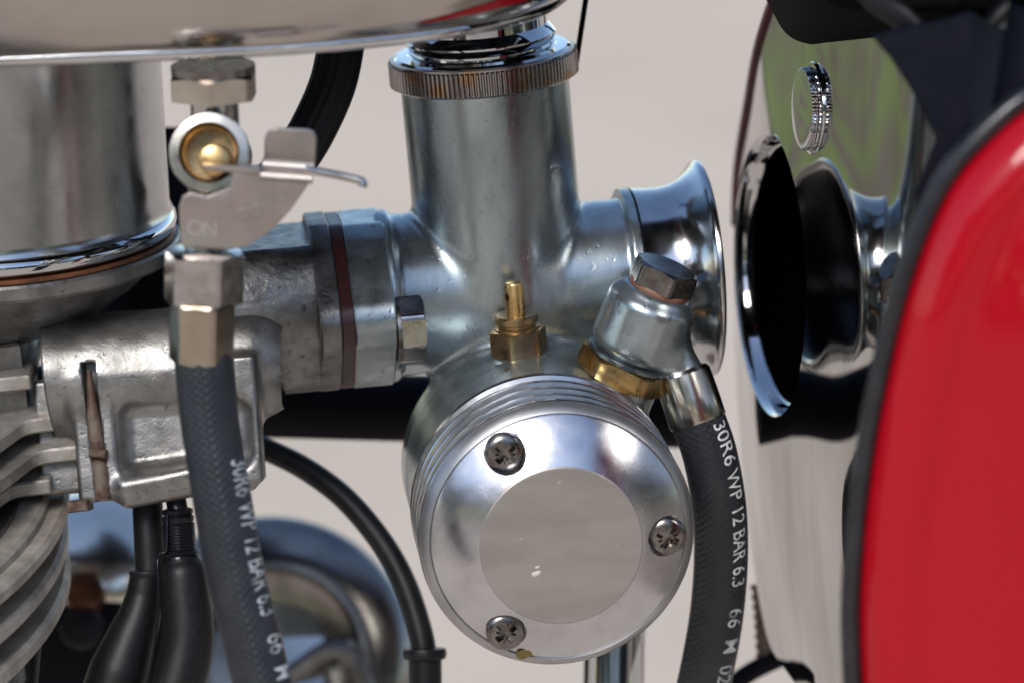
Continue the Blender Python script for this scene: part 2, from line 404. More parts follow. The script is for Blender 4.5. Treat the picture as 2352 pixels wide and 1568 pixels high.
M['print2'] = mat('worn_white_print', (.46, .50, .53), 0, .6, var=(.10, .11, .12), vscale=420, vamt=.85)
M['oil'] = mat('oil_residue', (.14, .105, .02), 0, .15)
M['ground'] = mat('beige_paving', (.61, .485, .365), 0, .8, var=(.54, .43, .32), vscale=2.2, vamt=.8, bump=.2, bscale=60, bdist=.004)
M['grass'] = mat('grass', (.21, .25, .06), 0, .9, var=(.20, .14, .095), vscale=3.2, vamt=1., ramp=(.45, .58), bump=.6, bscale=40, bdist=.03)

# ---------------------------------------------------------------- setting
def sheet(name, pts, z, m):
    me = bpy.data.meshes.new(name); me.from_pydata([(x, y, z) for x, y in pts], [], [tuple(range(len(pts)))]); me.materials.append(m)
    o = bpy.data.objects.new(name, me); col.objects.link(o); o['kind'] = 'structure'; return o
sheet('ground', [(-120, -120), (120, -120), (120, 120), (-120, 120)], 0, M['ground'])
sheet('grass_verge', [(-40, 1.5), (-.82, 1.95), (-1.1, 14), (-40, 14)], .02, M['grass'])
sheet('grass_bank', [(-60, -60), (60, -60), (60, -7.5), (-60, -7.5)], .02, M['grass'])

M['leaf'] = mat('foliage', (.045, .075, .018), 0, .7, var=(.09, .10, .035), vscale=1.5, vamt=.9)
M['bark'] = mat('bark', (.07, .05, .035), 0, .9)
def wood(name, x0, x1, y, depth, hgt, n, kind_of):
    rg = np.random.RandomState(kind_of)
    nt = int((x1-x0)/1.6); cx = np.linspace(x0, x1, nt)+rg.uniform(-.6, .6, nt); cy = y+rg.uniform(-.5, .5, nt)*depth; ch = hgt*rg.uniform(.7, 1.1, nt)
    k = rg.randint(0, nt, n); u = rg.normal(size=(n, 3)); u /= np.linalg.norm(u, axis=1)[:, None]; rr = rg.uniform(.35, 1, n)**.5
    lump = 1+.25*np.sin(u[:, 0]*5+k)*np.sin(u[:, 2]*6+k*2)
    c = np.stack([cx[k]+u[:, 0]*1.5*rr*lump, cy[k]+u[:, 1]*1.3*rr*lump, ch[k]*.55+u[:, 2]*ch[k]*.5*rr*lump], 1); c[:, 2] = np.maximum(c[:, 2], .1)
    a = rg.normal(size=(n, 3)); b = rg.normal(size=(n, 3)); a *= .13/np.linalg.norm(a, axis=1)[:, None]; b *= .13/np.linalg.norm(b, axis=1)[:, None]
    v = np.stack([c-a, c-b*.6, c+a, c+b*.6], 1).reshape(-1, 3)
    me = bpy.data.meshes.new(name); me.from_pydata(v.tolist(), [], np.arange(4*n).reshape(-1, 4).tolist()); me.materials.append(M['leaf'])
    o = bpy.data.objects.new(name, me); col.objects.link(o); o['kind'] = 'stuff'
wood('unseen_wood', -16, 16, -11, 2.5, 5.2, 42000, 5)  # unseen trees, added behind the camera to darken reflections
# ---------------------------------------------------------------- carburettor
O = P(1155, 655, -380)
U = nrm((-.085, .958, .275))
RA = (.989, .088, -.115); RA = nrm(RA)
_, _, _ = basis(RA); AU = nrm(U-RA*np.dot(U, RA)); AN = np.cross(RA, AU)
N = nrm((.11, -.26, .955)); CF = P(1279, 1225, 180)
BX, BY, _ = basis(N, (1, .08, 0))
carb = thing('carburettor', 'grey zinc carburettor with round polished float bowl cover and knurled top ring', 'carburettor', CF - N*300 - BY*300)
TB = P(1194, 822, -165)          # tickler foot
BJ = nrm((.375, .90, .30)); BJ0 = P(1428, 862, -120)    # banjo foot
def f_carb(p):
    ch = s_cyl(p, O, U, 199, -300, 508, 4)
    la = s_cyl(p, O, RA, 186, -330, 40, 6, -.03)
    lf = s_cyl(p, O, RA, 205, -300, -270, 8)
    ra = s_cyl(p, O, RA, 183, -40, 318, 6)
    rc = s_cyl(p, O, RA, 208, 292, 318, 5)
    d = smin(ch, la, 26); d = smin(d, ra, 26); d = smin(d, lf, 24); d = smin(d, rc, 10)
    q = CF - N*0
    bowl = s_cyl(p, q, -N, 303, 195, 600, 26)
    d = smin(d, bowl, 46)
    tb = s_cyl(p, TB, U, 66, -60, 10, 6); d = smin(d, tb, 16)
    bb = s_cyl(p, BJ0, BJ, 92, -120, -4, 4); d = smin(d, bb, 14)
    return d
cast('carburettor_body', f_carb, (-330, -770, -720), (470, 700, 20), 6.5, M['zinc'], carb)
# flange, hull of a circle and two bolt eyes
def hull(rb, re, n_eye, cut):
    pts = []
    a = np.linspace(0, 2*math.pi, 96, endpoint=False)
    th = math.acos((rb-re)/n_eye)
    for t in a:
        t2 = (t+math.pi) % (2*math.pi)-math.pi
        if abs(t2) < th: pts.append((n_eye+re*math.cos(t2), re*math.sin(t2)))
        elif abs(abs(t2)-math.pi) < th: pts.append((-n_eye+re*math.cos(t2), re*math.sin(t2)))
        else: pts.append((rb*math.cos(t2), rb*math.sin(t2)))
    p = np.array(pts); p[:, 1] = np.clip(p[:, 1], -cut, cut); 
    keep = [0]
    for i in range(1, len(p)):
        if np.linalg.norm(p[i]-p[keep[-1]]) > 1.5: keep.append(i)
    return p[keep]
part('mounting_flange', prism(hull(214, 78, 205, 198), O, AN, AU, RA, -382, -284, 4), M['flange'], carb, angle=25)
def hexbolt(parent, name, c, ax, rc, h, m, rot=0., washer=True):
    b = part(name, hexnut(c, ax, rc, 10, 10+h, rot=rot, xr=(0, 1, 0)), m, parent, angle=25)
    if washer: part('washer', lathe([(rc*.98, 0), (rc*.98, 9)], c, ax, 40), M['steel_dark'], b)
    return b
for sgn in (1, -1):
    hexbolt(carb, 'flange_bolt', O + RA*-283 + AN*sgn*208 + AU*-30, RA, 80, 58, M['steel'], rot=8)
# bellmouth
prof = [(204, 322), (207, 322), (204, 350), (203, 385), (207, 415), (218, 440), (234, 460), (249, 473), (257, 480), (261, 487), (259, 494), (252, 497), (240, 494), (232, 488)]
part('bellmouth', lathe(prof, O, RA, 128, cap=(False, False)), M['trumpet'], carb, angle=60)
part('throat', lathe([(232, 488), (222, 478), (206, 455), (192, 420), (182, 380), (178, 330)], O, RA, 96, cap=(False, False)), M['throat'], carb, angle=60)
part('throttle_slide', lathe([(176, 300), (176, 306)], O, RA, 64), M['void'], carb)
# knurled ring
def teeth(r, h, a):
    n = 116; return r + (np.where((np.floor(a*n*4/(2*math.pi)+.01) % 4) < 2, 2.2, -4.5) if 226 > r > 218.5 else 0)
prof = [(203, 505), (214, 505), (218, 509), (222, 511), (222, 563), (218, 566), (218, 571), (206, 573)]
part('knurled_ring', lathe(prof, O, U, 116*4, rfun=teeth, cap=(False, False)), M['knurl'], carb, angle=30)
prof = [(209, 560), (209, 573), (203, 578), (178, 579), (172, 574), (168, 577), (168, 590), (176, 600), (178, 612), (170, 624), (160, 634), (158, 690), (150, 700)]
part('mixing_chamber_cap', lathe(prof, O, U, 128), M['chrome'], carb, angle=30)
part('lock_spring', box(P(1338, 48, -300), nrm((.99, -.15, 0)), nrm((.15, .99, .0)), A(0, 0, 1), 6.5, 105, 16, 2), M['seat'], carb)
# float bowl cover: turned rings, polished cone, matt disc
pr = [(286, -236), (311, -234), (312, -222), (309, -217)]
for z in (-162, -108, -54):
    pr += [(288, z-46), (288, z-20), (306, z-14), (312, z-9), (312, z-1), (309, z+2)]
pr += [(288, -46), (288, -24), (306, -18), (313, -12), (313, -4), (310, 0)]
cover = part('float_bowl_cover', lathe(pr, CF, N, 160, cap=(True, True)), M['groove'], carb, angle=28)
part('cover_rim', lathe([(309.5, 0), (309, 2), (292, 23), (290, 24), (287.5, 21), (287.5, 5)], CF, N, 160, cap=(False, False)), M['rim'], cover, angle=28)
face = part('polished_cone', lathe([(287, 8), (287, 22), (284, 25), (186, 84), (183, 85), (183, 60)], CF, N, 160), M['polish'], carb, angle=28)
part('centre_disc', lathe([(184, 70), (184, 86), (181, 88), (100, 88.4), (2, 88.6)], CF, N, 128), M['disc'], carb, angle=20)
spots = []
for k in (116, -4, 235.5):
    a = R_(k); spots.append(CF + BX*243*math.cos(a) + BY*243*math.sin(a))
for sp in spots:
    boolean(face, lathe([(47, 38), (47, 140)], sp, N, 48))
scr0 = None
for i, sp in enumerate(spots):
    o = part('screw', lathe([(44, 30), (44, 52), (41, 56), (34, 60), (22, 62.5), (10, 63.5), (1, 63.7)], sp, N, 48), M['steel_dark'], carb, angle=40)
    ang = R_((40, 60, 32)[i]); cx = BX*math.cos(ang)+BY*math.sin(ang); cy = np.cross(N, cx)
    def cross(w, q): return [(w, w), (w, q), (-w, q), (-w, w), (-q, w), (-q, -w), (-w, -w), (-w, -q), (w, -q), (w, -w), (q, -w), (q, w)]
    pv = [sp+cx*a+cy*b+N*h for w, q, h in ((5.5, 20, 42), (9, 31, 75)) for a, b in cross(w, q)]
    fc = [tuple(range(12))[::-1], tuple(range(12, 24))]+[(k, (k+1) % 12, 12+(k+1) % 12, 12+k) for k in range(12)]
    boolean(o, (np.array(pv), fc))
    # small lands between the arms of the recess
    pv = [sp+(cx*a+cy*b)*.7072+(cy*a-cx*b)*.7072+N*h for w, q, h in ((2.5, 20, 52), (3.5, 26, 75)) for a, b in cross(w, q)]
    boolean(o, (np.array(pv), fc))
part('oil_stain', lathe([(17, 0), (15, 1), (9, 1.6), (1, 1.8)], CF + BX*-92 + BY*-268 + N*26, nrm(N-BY*.5), 24, xr=BX, rfun=lambda r, h, a: r*(1+.9*np.abs(np.cos(a)))*.75), M['oil'], carb)
for cx_, cy_, rr_ in ((-62, -58, 8), (-58, -43, 4)):
    part('paint_chip', lathe([(rr_, 0), (rr_*.8, 1), (1, 1.4)], CF + BX*cx_ + BY*cy_ + N*88.3, N, 16, xr=BX, rfun=lambda r, h, a: r*(1+.35*np.sin(a*2+1)+.12*np.sin(a*3))), M['chip'], carb)
# tickler
tk = part('tickler_nut', hexnut(TB, U, 70, 8, 74, rot=14, both=True, ch=.93), M['brass_old'], carb, angle=25)
part('collar', lathe([(54, 72), (54, 78), (45, 82), (45, 86), (51, 90), (51, 103), (47, 107), (22, 107)], TB, U, 48), M['brass_old'], tk, angle=30)
pl = part('tickler_plunger', lathe([(23, 100), (23, 178), (20, 184), (16, 186), (1, 187)], TB, U, 48), M['brass'], carb, angle=30)
boolean(pl, lathe([(8, -60), (8, 60)], TB+U*146, nrm((-.75, 0, .66)), 24))
# banjo union on top of the bowl
NX, NY, _ = basis(BJ, (1, -.3, 0))
part('union_nut', hexnut(BJ0, BJ, 118, -8, 46, rot=-8, both=True, ch=.93), M['brass'], carb, angle=25)
SP0 = P(1505, 770, -95); SP1 = P(1580, 880, -95)
def f_banjo(p):
    b = s_cyl(p, BJ0, BJ, 106, 56, 214, 34)
    top = s_cyl(p, BJ0, BJ, 84, 60, 224, 12)
    sp = s_cap(p, SP0, SP1, 62, 50)
    return smin(smin(b, top, 14), sp, 34)
c0 = BJ0+BJ*130
cast('banjo_body', f_banjo, c0-A(170, 210, 190), c0+A(230, 190, 190), 5.5, M['zinc2'], carb)
part('sealing_washer', lathe([(100, 44), (104, 47), (104, 55), (100, 58)], BJ0, BJ, 64), M['dark_zinc'], carb)
bb = part('banjo_bolt', hexnut(BJ0, BJ, 80, 234, 286, rot=-20, ch=.97), M['steel_dark'], carb, angle=25)
part('washer', lathe([(70, 222), (72, 225), (72, 233), (70, 236)], BJ0, BJ, 48), M['fibre'], bb)

# ---------------------------------------------------------------- right fuel hose
FA = nrm(P(1602, 966, -95)-P(1566, 858, -95))
hp = [P(1597, 946, -95), P(1606, 970, -95), P(1631, 1045, -110), P(1650, 1150, -150), P(1656, 1250, -200), P(1652, 1350, -245), P(1640, 1450, -285), P(1617, 1568, -325), P(1590, 1680, -350), P(1560, 1790, -360)]
hose = thing('fuel_hose', 'black braided rubber fuel hose with white printing beside the round bowl cover', 'hose', hp[-1])
T1 = Tube(hp, 64, seg=56, n=16)
tube1 = part('rubber_tube', T1.geo(), M['hose'], hose, angle=0)
part('ferrule', lathe([(48, -10), (60, -7), (66, 2), (67, 20), (68, 60), (68, 114), (65, 120), (58, 120)], P(1567, 858, -95), FA, 64), M['plated'], hose, angle=30)
def print_on(T, txt, y0, y1, a0, a1, m, parent, x_of=None, flip=False):
    # sY: arc length where the tube passes photo height y
    ys = 784 - T.c[:, 1]/K(T.c[:, 2]); s0, s1 = np.interp([y0, y1], ys, T.s)
    v, f = text_geo(txt); u, w = v[:, 0], v[:, 1]
    if flip: u, w = 1-u, 1-w
    pts = T.at(s0+(s1-s0)*u, a0+(a1-a0)*w, .5)
    part('lettering', (pts, f), m, parent, smooth=False, fix=False)
print_on(T1, '30R6 WP 12 BAR 6.3', 976, 1322, R_(23), R_(58), M['print'], tube1)
print_on(T1, '66  M  02', 1374, 1545, R_(23), R_(60), M['print2'], tube1)

# ---------------------------------------------------------------- inlet manifold
man = thing('inlet_manifold', 'grey cast aluminium inlet manifold bolted between engine and carburettor flange', 'manifold', O+RA*-600-AU*210)
part('insulating_spacer', prism(hull(212, 74, 205, 199), O, AN, AU, RA, -411, -383, 1), M['spacer'], man, angle=25)
part('manifold_flange', prism(hull(214, 78, 205, 203), O, AN, AU, RA, -462, -412, 4), M['alu_dark'], man, angle=25)
mp = [(212*math.cos(t), 212*math.sin(t)) for t in np.linspace(0, 2*math.pi, 72, endpoint=False)]
mp = [(x, min(y, 168)) for x, y in mp]
q = [mp[0]]
for z in mp[1:]:
    if math.hypot(z[0]-q[-1][0], z[1]-q[-1][1]) > 2: q.append(z)
def f_man(p):
    d = s_poly(p, O, AN, AU, RA, q, -780, -455, 7)
    return d
lo = O+RA*-620-A(200, 270, 260); hi = O+RA*-620+A(200, 270, 290)
cast('manifold_pipe', f_man, lo, hi, 6.5, M['alu_dark'], man)

# ---------------------------------------------------------------- engine: valve cover, housing, port block, fins
CC = P(-20, 508, -250); UC = nrm((-.03, .958, .275))
eng = thing('engine_top', 'grey cast engine top with round chromed valve cover and rows of cooling fins', 'engine', P(60, 1400, -200))
cov = part('valve_cover', lathe([(428, 12), (424, 20), (422, 34), (421, 600), (390, 620), (300, 635), (0.5, 640)], CC, UC, 160), M['cover_chrome'], eng, angle=30)
part('cover_rim', lathe([(405, -34), (424, -33), (434, -24), (437, -11), (434, 2), (424, 11), (426, 13)], CC, UC, 160), M['chrome'], cov, angle=50)
part('gasket', lathe([(420, -46), (433, -45), (433, -35), (420, -34)], CC, UC, 160), M['copper'], eng)
part('rocker_housing', lathe([(420, -47), (440, -48), (444, -54), (444, -80), (438, -88), (414, -92), (396, -100), (330, -160), (250, -215), (160, -262), (60, -290), (1, -295)], CC, UC, 160), M['alu'], eng, angle=30)
PA, PB = P(60, 868, -160), P(590, 828, -180)
PX = nrm(PB-PA); PY = nrm(A(0, 1, 0)-PX*PX[1]); PZ = np.cross(PX, PY)
def f_block(p):
    d = s_cap(p, P(110, 866, -165), P(570, 830, -185), 142, 138)
    d = smax(d, (p-P(92, 850, 0))@nrm(A(-1, -.12, 0)), 8)
    low = s_box(p, P(380, 990, -150), (PX, PY, PZ), (205, 150, 105), 14)
    d = smin(d, low, 34)
    fl = s_box(p, P(572, 960, -120), (PX, PY, PZ), (26, 146, 112), 8)
    d = smin(d, fl, 26)
    rim = s_box(p, P(255, 985, -110), (nrm(A(1, .11, 0)), nrm(A(-.11, 1, 0)), A(0, 0, 1)), (17, 150, 72), 7)
    d = smin(d, rim, 10)
    left = s_box(p, P(150, 1000, -215), (PX, PY, PZ), (62, 135, 70), 12)
    d = smin(d, left, 12)
    pk = s_box(p, P(425, 1000, -30), (nrm(A(1, .05, 0)), nrm(A(-.05, 1, 0)), A(0, 0, 1)), (150, 78, 46), 34)
    d = smax(d, -pk, 26)
    lip = s_box(p, P(410, 1098, -70), (nrm(A(1, .22, .0)), nrm(A(-.22, 1, .3)), nrm(A(0, -.3, 1))), (140, 36, 54), 20)
    d = smin(d, lip, 26)
    slot = s_box(p, P(222, 1020, -30), (nrm(A(1, .11, 0)), nrm(A(-.11, 1, 0)), A(0, 0, 1)), (15, 190, 62), 4)
    d = smax(d, -slot, 4)
    return d
cast('port_block', f_block, P(60, 1180, 0)*A(1, 1, 0)+A(-30, 0, -330), P(640, 660, 0)*A(1, 1, 0)+A(0, 0, 40), 6.0, M['alu'], eng)
rod = crom([P(204, 850, -48), P(212, 930, -44), P(224, 1030, -44), P(238, 1146, -44)], 10)
part('rusty_stud', Tube(rod, lambda t: 6+11*min(t*2.2, 1), 20, raw=True).geo(), M['rust'], eng)
part('stud_nut', box(P(226, 1040, -34), A(1, -.1, 0), A(0.1, 1, 0), A(0, 0, 1), 20, 10, 22, 3), M['rust'], eng)
part('rusty_tab', box(P(184, 1160, -60), nrm(A(1, .1, 0)), nrm(A(-.1, 1, 0)), A(0, 0, 1), 24, 13, 60, 3), M['rust'], eng)
FX, FN = nrm(A(.99, .085, -.02)-U*np.dot(A(.99, .085, -.02), U)), None
FN = np.cross(FX, U)
def fin(poly, y_at, th, dz=0., x0=0., d0=-100):
    o = P(x0, y_at, d0)
    return prism(poly, o, FX, FN, U, -th/2, th/2, 5)
# head fins: step out toward the camera on the left
for (xr, ya, xk) in ((72, 881, -30), (176, 981, 60), (192, 1054, 88), (118, 1125, 30)):
    poly = rounded([(xr, -320), (xr, -8), (xk, -2), (xk-330, 900), (-900, 900), (-900, -320)], [2, 8, 30, 30, 1, 1], 5)
    part('head_fin', fin(poly, ya+6, 36, d0=-90), M['head_fin'], eng, angle=35)
hb = [(60, -340), (60, -60), (-60, -40), (-360, 820), (-800, 820), (-800, -340)]
part('head_core', prism(hb, P(0, 960, -130), FX, FN, U, -190, 160, 6), M['alu'], eng)
arc = []
for t in np.linspace(R_(-24), R_(38), 40):
    arc.append((-1500+1660*math.cos(t), 1660*math.sin(t)))
poly = arc+[(-1100, 1660*math.sin(R_(38))), (-1100, 1660*math.sin(R_(-24)))]
core = [(x-95, y) for x, y in arc]+[(-1250, 1000), (-1250, -640)]
for (xr, ya, tf) in ((-44, 1158, 36), (0, 1186, 40), (-3, 1272, 42), (2, 1362, 46)):
    part('barrel_fin', prism([(x+xr, y) for x, y in poly], P(0, ya, -220), FX, FN, U, -tf/2, tf/2, 10), M['fin'], eng, angle=35)
part('barrel_core', prism(core, P(0, 1260, -220), FX, FN, U, -250, 130, 2), M['alu_dark'], eng)
part('chain_guard', lathe([(60, 0), (62, 300)], P(10, 1760, -150), nrm(A(.1, 1, .1)), 48), M['boot'], eng)

# ---------------------------------------------------------------- fuel tank
seam = crom([P(-450, 172, 560), P(-200, 152, 600), P(0, 138, 640), P(300, 125, 650), P(500, 118, 650), P(700, 106, 640), P(900, 88, 610), P(1050, 68, 560), P(1180, 42, 470), P(1270, 6, 350), P(1330, -60, 180), P(1360, -150, 0)], 10)
tank = thing('fuel_tank', 'chromed fuel tank edge with rolled seam at the top left', 'fuel tank', seam[40])
tang = np.gradient(seam, axis=0); tang /= np.linalg.norm(tang, axis=1)[:, None]
out = np.cross(tang, A(0, 1, 0.28)); out /= np.linalg.norm(out, axis=1)[:, None]      # away from the tank
UP = nrm(A(0, .96, .28))
prof_t = [(0, 0), (8, 22), (22, 44), (46, 70), (80, 96), (130, 122), (200, 146), (300, 168), (420, 178), (600, 180)]
v = []; f = []
for i in range(len(seam)):
    for h, w in prof_t: v.append(seam[i]+UP*h+out[i]*w*.8)
m_ = len(prof_t)
for i in range(len(seam)-1):
    for j in range(m_-1): f.append((i*m_+j, (i+1)*m_+j, (i+1)*m_+j+1, i*m_+j+1))
part('tank_shell', (np.array(v), f), M['tank'], tank, angle=0, fix=False)
part('seam_rim', Tube(seam, 17, 20, raw=True).geo(), M['chrome'], tank, angle=0)
v = []; f = []; ks = [i for i in range(len(seam)) if 960 < seam[i][0]+1176 < 1420]  # red strip painted in place of the side panel's reflection in the chrome
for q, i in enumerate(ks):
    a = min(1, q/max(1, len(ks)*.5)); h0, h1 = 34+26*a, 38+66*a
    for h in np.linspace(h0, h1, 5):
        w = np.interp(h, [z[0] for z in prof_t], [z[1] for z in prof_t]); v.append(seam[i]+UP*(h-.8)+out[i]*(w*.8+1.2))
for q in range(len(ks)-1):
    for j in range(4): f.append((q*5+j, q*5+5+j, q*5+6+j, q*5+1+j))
part('red_reflection_strip', (np.array(v), f), M['red'], tank, angle=0, fix=False)
v = []; f = []
for i in range(len(seam)):
    for h, w in ((3, -4), (6, -60), (40, -300), (60, -1900)): v.append(seam[i]+UP*h+out[i]*w*.7)
for i in range(len(seam)-1):
    for j in range(3): f.append((i*4+j, i*4+j+1, (i+1)*4+j+1, (i+1)*4+j))
part('tank_underside', (np.array(v), f), M['gloss_black'], tank, angle=0)

# ---------------------------------------------------------------- fuel tap under the tank
tap = thing('fuel_tap', 'plated fuel tap with brass plunger and flat lever hanging under the tank', 'fuel tap', P(470, 826, 600))
kt = K(600); TD = 600
DN = nrm(A(-.02, .96, .27))
part('flange_washer', lathe([(98*kt, 0), (98*kt, 18)], P(490, 168, TD-70), DN, 48), M['steel_dark'], tap)
part('mounting_nut', hexnut(P(492, 224, TD-70), DN, 108*kt, 0, 58*kt, rot=28), M['plated'], tap, angle=25)
part('stem', lathe([(56*kt, -60), (56*kt, 2)], P(492, 224, TD-70), DN, 48), M['steel'], tap)
def f_tap(p):
    b = s_cyl(p, P(493, 359, TD-120), A(0, 0, 1), 84*kt, -60, 150, 8)
    n = s_cap(p, P(493, 250, TD-150), P(488, 480, TD-60), 56*kt, 58*kt)
    l = s_cyl(p, P(472, 540, TD), nrm(A(.06, .96, .27)), 48*kt, -60, 90, 6)
    d = smin(smin(b, n, 20), l, 20)
    return smax(d, -s_cyl(p, P(493, 359, TD-120), A(0, 0, 1), 72*kt, 40, 400, 3), 4)
cast('tap_body', f_tap, P(493, 620, TD)-A(120, 0, 260), P(493, 230, TD)+A(120, 0, 120), 6, M['plated'], tap)
part('barrel_ring', lathe([(66*kt, 120), (90*kt, 122), (93*kt, 128), (93*kt, 152), (90*kt, 158), (70*kt, 160), (66*kt, 155), (64*kt, 60)], P(493, 359, TD-120), A(0, 0, 1), 64, cap=(False, False)), M['plated'], tap, angle=30)
part('brass_cup', lathe([(63*kt, 62), (63*kt, 130), (58*kt, 132), (56*kt, 66), (1, 64)], P(493, 359, TD-120), A(0, 0, 1), 48, cap=(False, False)), M['brass_old'], tap)
part('brass_plunger', lathe([(36*kt, 60), (36*kt, 200), (34*kt, 206), (26*kt, 209), (1, 210)], P(503, 366, TD-120), nrm(A(.03, -.06, 1)), 40), M['brass'], tap)
# lever: one bent sheet (plate, shelf and tab), tongue and pin; it hangs upright
LZ = TD+70
LO = P(560, 480, LZ); LY = nrm(A(0, .96, .28)); LN = nrm(A(0, -.28, .96))
def scr(pts, d): return [P(x, y, d)[:2] for x, y in pts]
def lpt(x, y, n=0.):      # point on the lever plane seen at photo x, y
    q = P(x, y, LZ)-LO; return LO+A(q[0], 0, 0)+LY*(q[1]/.96)+LN*n
def lpoly(pts): return [((P(x, y, LZ)-LO)[0], (P(x, y, LZ)-LO)[1]/.96) for x, y in pts]
XA = A(1, 0, 0)
pl_out = [(538, 396), (600, 404), (716, 414), (698, 440), (670, 479), (624, 528), (590, 551), (562, 565), (520, 573), (424, 567), (413, 558), (412, 474), (421, 450), (440, 444), (478, 452), (529, 431)]
lev = part('lever_plate', prism(lpoly(pl_out), LO, XA, LY, LN, -7, 7, 3), M['sheet'], tap, angle=30)
BK = -78
tabp = rounded(lpoly([(603, 374+20), (606, 294+20), (727, 300+20), (721, 384+20)]), [4, 30, 26, 4], 8)
part('lever_tab', prism(tabp, LO, XA, LY, LN, BK-7, BK+7, 3.5), M['sheet'], lev, angle=30)
dy = 20
bend = [(362+dy, BK+7), (372+dy, BK+8), (381+dy, BK+14), (386+dy, BK+30), (388+dy+2, BK+50), (391+dy+6, -14), (396, 2), (402, 7), (412, 7)]
v = []; f = []
for xx in (600, 718):
    for y, n in bend:
        yy = y+(xx-600)*.075; v.append(lpt(xx, yy, n)); v.append(lpt(xx, yy+4, n-10))
nb = len(bend)*2
for i in range(0, nb-2, 2):
    f += [(i, i+2, nb+i+2, nb+i), (i+1, nb+i+1, nb+i+3, i+3), (i, i+1, i+3, i+2), (nb+i, nb+i+2, nb+i+3, nb+i+1)]
part('lever_bend', (np.array(v), f), M['sheet'], lev, angle=60)
part('lever_tongue', prism(lpoly([(468, 378), (600, 388), (600, 403), (468, 390)]), LO, XA, LY, LN, -28, 8, 2), M['sheet'], lev)
part('lever_pin', Tube([lpt(700, 400, -40), lpt(780, 415, -40), lpt(824, 425, -38), lpt(833, 432, -36), lpt(832, 440, -34)], 9, 16, 8).geo(), M['steel'], tap)
for txt, x, y, w, hgt in (('O', 448, 521, 36, 36), ('N', 482, 524, 30, 34)):
    tv, tf = text_geo(txt, 1); pts = [lpt(x-w/2+w*a, y+hgt/2-hgt*b, 7.6) for a, b in tv]
    part('stamped_letter', (np.array(pts), tf), M['chrome'], lev, smooth=False, fix=False)  # flat letters; bright chrome stands in for light catching stamped relief
for x, y in ((560, 492), (590, 484), (646, 452), (520, 462)):
    part('raised_stamp', lathe([(17, 5), (14, 8.2), (9, 8.8), (5, 7.8), (1, 7.4)], lpt(x, y, 0), LN, 20), M['sheet'], lev)
DN2 = nrm(A(.04, .96, .27))
part('swivel_nut', hexnut(P(468, 694, TD), DN2, 96*kt, 0, 122*kt, rot=52, both=True, ch=.95), M['steel'], tap, angle=25)
part('hose_nut', hexnut(P(462, 826, TD), DN2, 78*kt, 0, 138*kt, rot=54, both=True, ch=.9), M['nickel'], tap, angle=25)
lp = [P(463, 800, TD), P(468, 830, TD), P(475, 900, TD-4), P(484, 980, TD-8), P(511, 1150, TD-12), P(541, 1320, TD-20), P(575, 1450, TD-26), P(603, 1568, TD-30), P(640, 1700, TD-30)]
T2 = Tube(lp, 68*kt, 56, 14)
h2 = thing('fuel_hose', 'black braided fuel hose hanging from the fuel tap at the left', 'hose', lp[-1])
tube2 = part('rubber_tube', T2.geo(), M['hose'], h2, angle=0)
print_on(T2, '30R6 WP 12 BAR 6.3', 1060, 1420, R_(34), R_(84), M['print2'], tube2)
print_on(T2, '66  M  02', 1462, 1640, R_(34), R_(83), M['print2'], tube2)

# ---------------------------------------------------------------- cables, sleeves, boots
slv = [P(790, 40, -150), P(782, 110, -150), P(765, 190, -150), P(733, 268, -150), P(690, 345, -150), P(630, 420, -160), P(560, 480, -200)]
ribs = lambda s, a: 1.6*np.sin(a*16)
solo('cable_sleeve', Tube(slv, 54, 96, 12, flat=.55).geo(ribs), M['rubber'], 'ribbed flat black sleeve curving behind the fuel tap lever', 'sleeve', slv[-1], angle=0)
ar = [P(430, 985, -520), P(540, 1000, -520), P(610, 1030, -520), P(700, 1075, -510), P(790, 1142, -500), P(870, 1235, -480), P(925, 1330, -460), P(960, 1430, -440), P(974, 1500, -430), P(974, 1580, -430), P(970, 1700, -430)]
ac = thing('breather_hose', 'smooth black rubber hose arcing down left of the round bowl cover', 'hose', ar[-1])
part('rubber_tube', Tube(ar, lambda t: 27+4*t, 40, 12).geo(), M['rubber'], ac, angle=0)
part('end_collar', lathe([(36, -14), (50, -12), (53, 0), (50, 12), (40, 16), (38, 200), (30, 202)][::-1], P(976, 1500, -425), A(0.02, -1, 0), 48), M['rubber'], ac, angle=40)
b1 = thing('spark_lead', 'smooth black rubber lead with swollen boot, left of the crimped lead', 'lead', P(230, 1568, -160))
part('cable', Tube([P(335, 1060, -190), P(338, 1140, -180), P(342, 1230, -172), P(346, 1316, -168)], 36, 32).geo(), M['rubber'], b1, angle=0)
part('ring', lathe([(38, -9), (44, -7), (46, 0), (44, 7), (38, 9)], P(340, 1312, -168), nrm(A(-.08, 1, .1)), 40), M['rubber'], b1)
part('boot', Tube([P(340, 1318, -168), P(330, 1370, -166), P(318, 1420, -164), P(300, 1470, -160), P(265, 1570, -156), P(220, 1700, -150)], lambda t: 42+30*min(1, max(0, t-.12)*2.2), 48).geo(), M['boot'], b1, angle=0)
b2 = thing('crimped_lead', 'black rubber lead with ribbed crimp collar between hose and smooth lead', 'lead', P(420, 1568, -60))
part('cable', Tube([P(396, 1060, -120), P(400, 1120, -110), P(410, 1180, -100)], 24, 24).geo(), M['gloss_black'], b2, angle=0)
cr = [(28, -4), (36, 0), (36, 8), (32, 12), (37, 16), (37, 24), (34, 30)]
z = 30
for k in range(9): cr += [(38, z+2), (38, z+5), (36.5, z+6.5)]; z += 7
cr += [(42, 96), (45, 101), (42, 106), (44, 112), (48, 118), (44, 124)]
part('crimp_collar', lathe(cr, P(408, 1170, -100), nrm(A(.06, -1, -.05)), 48), M['gloss_black'], b2, angle=30)
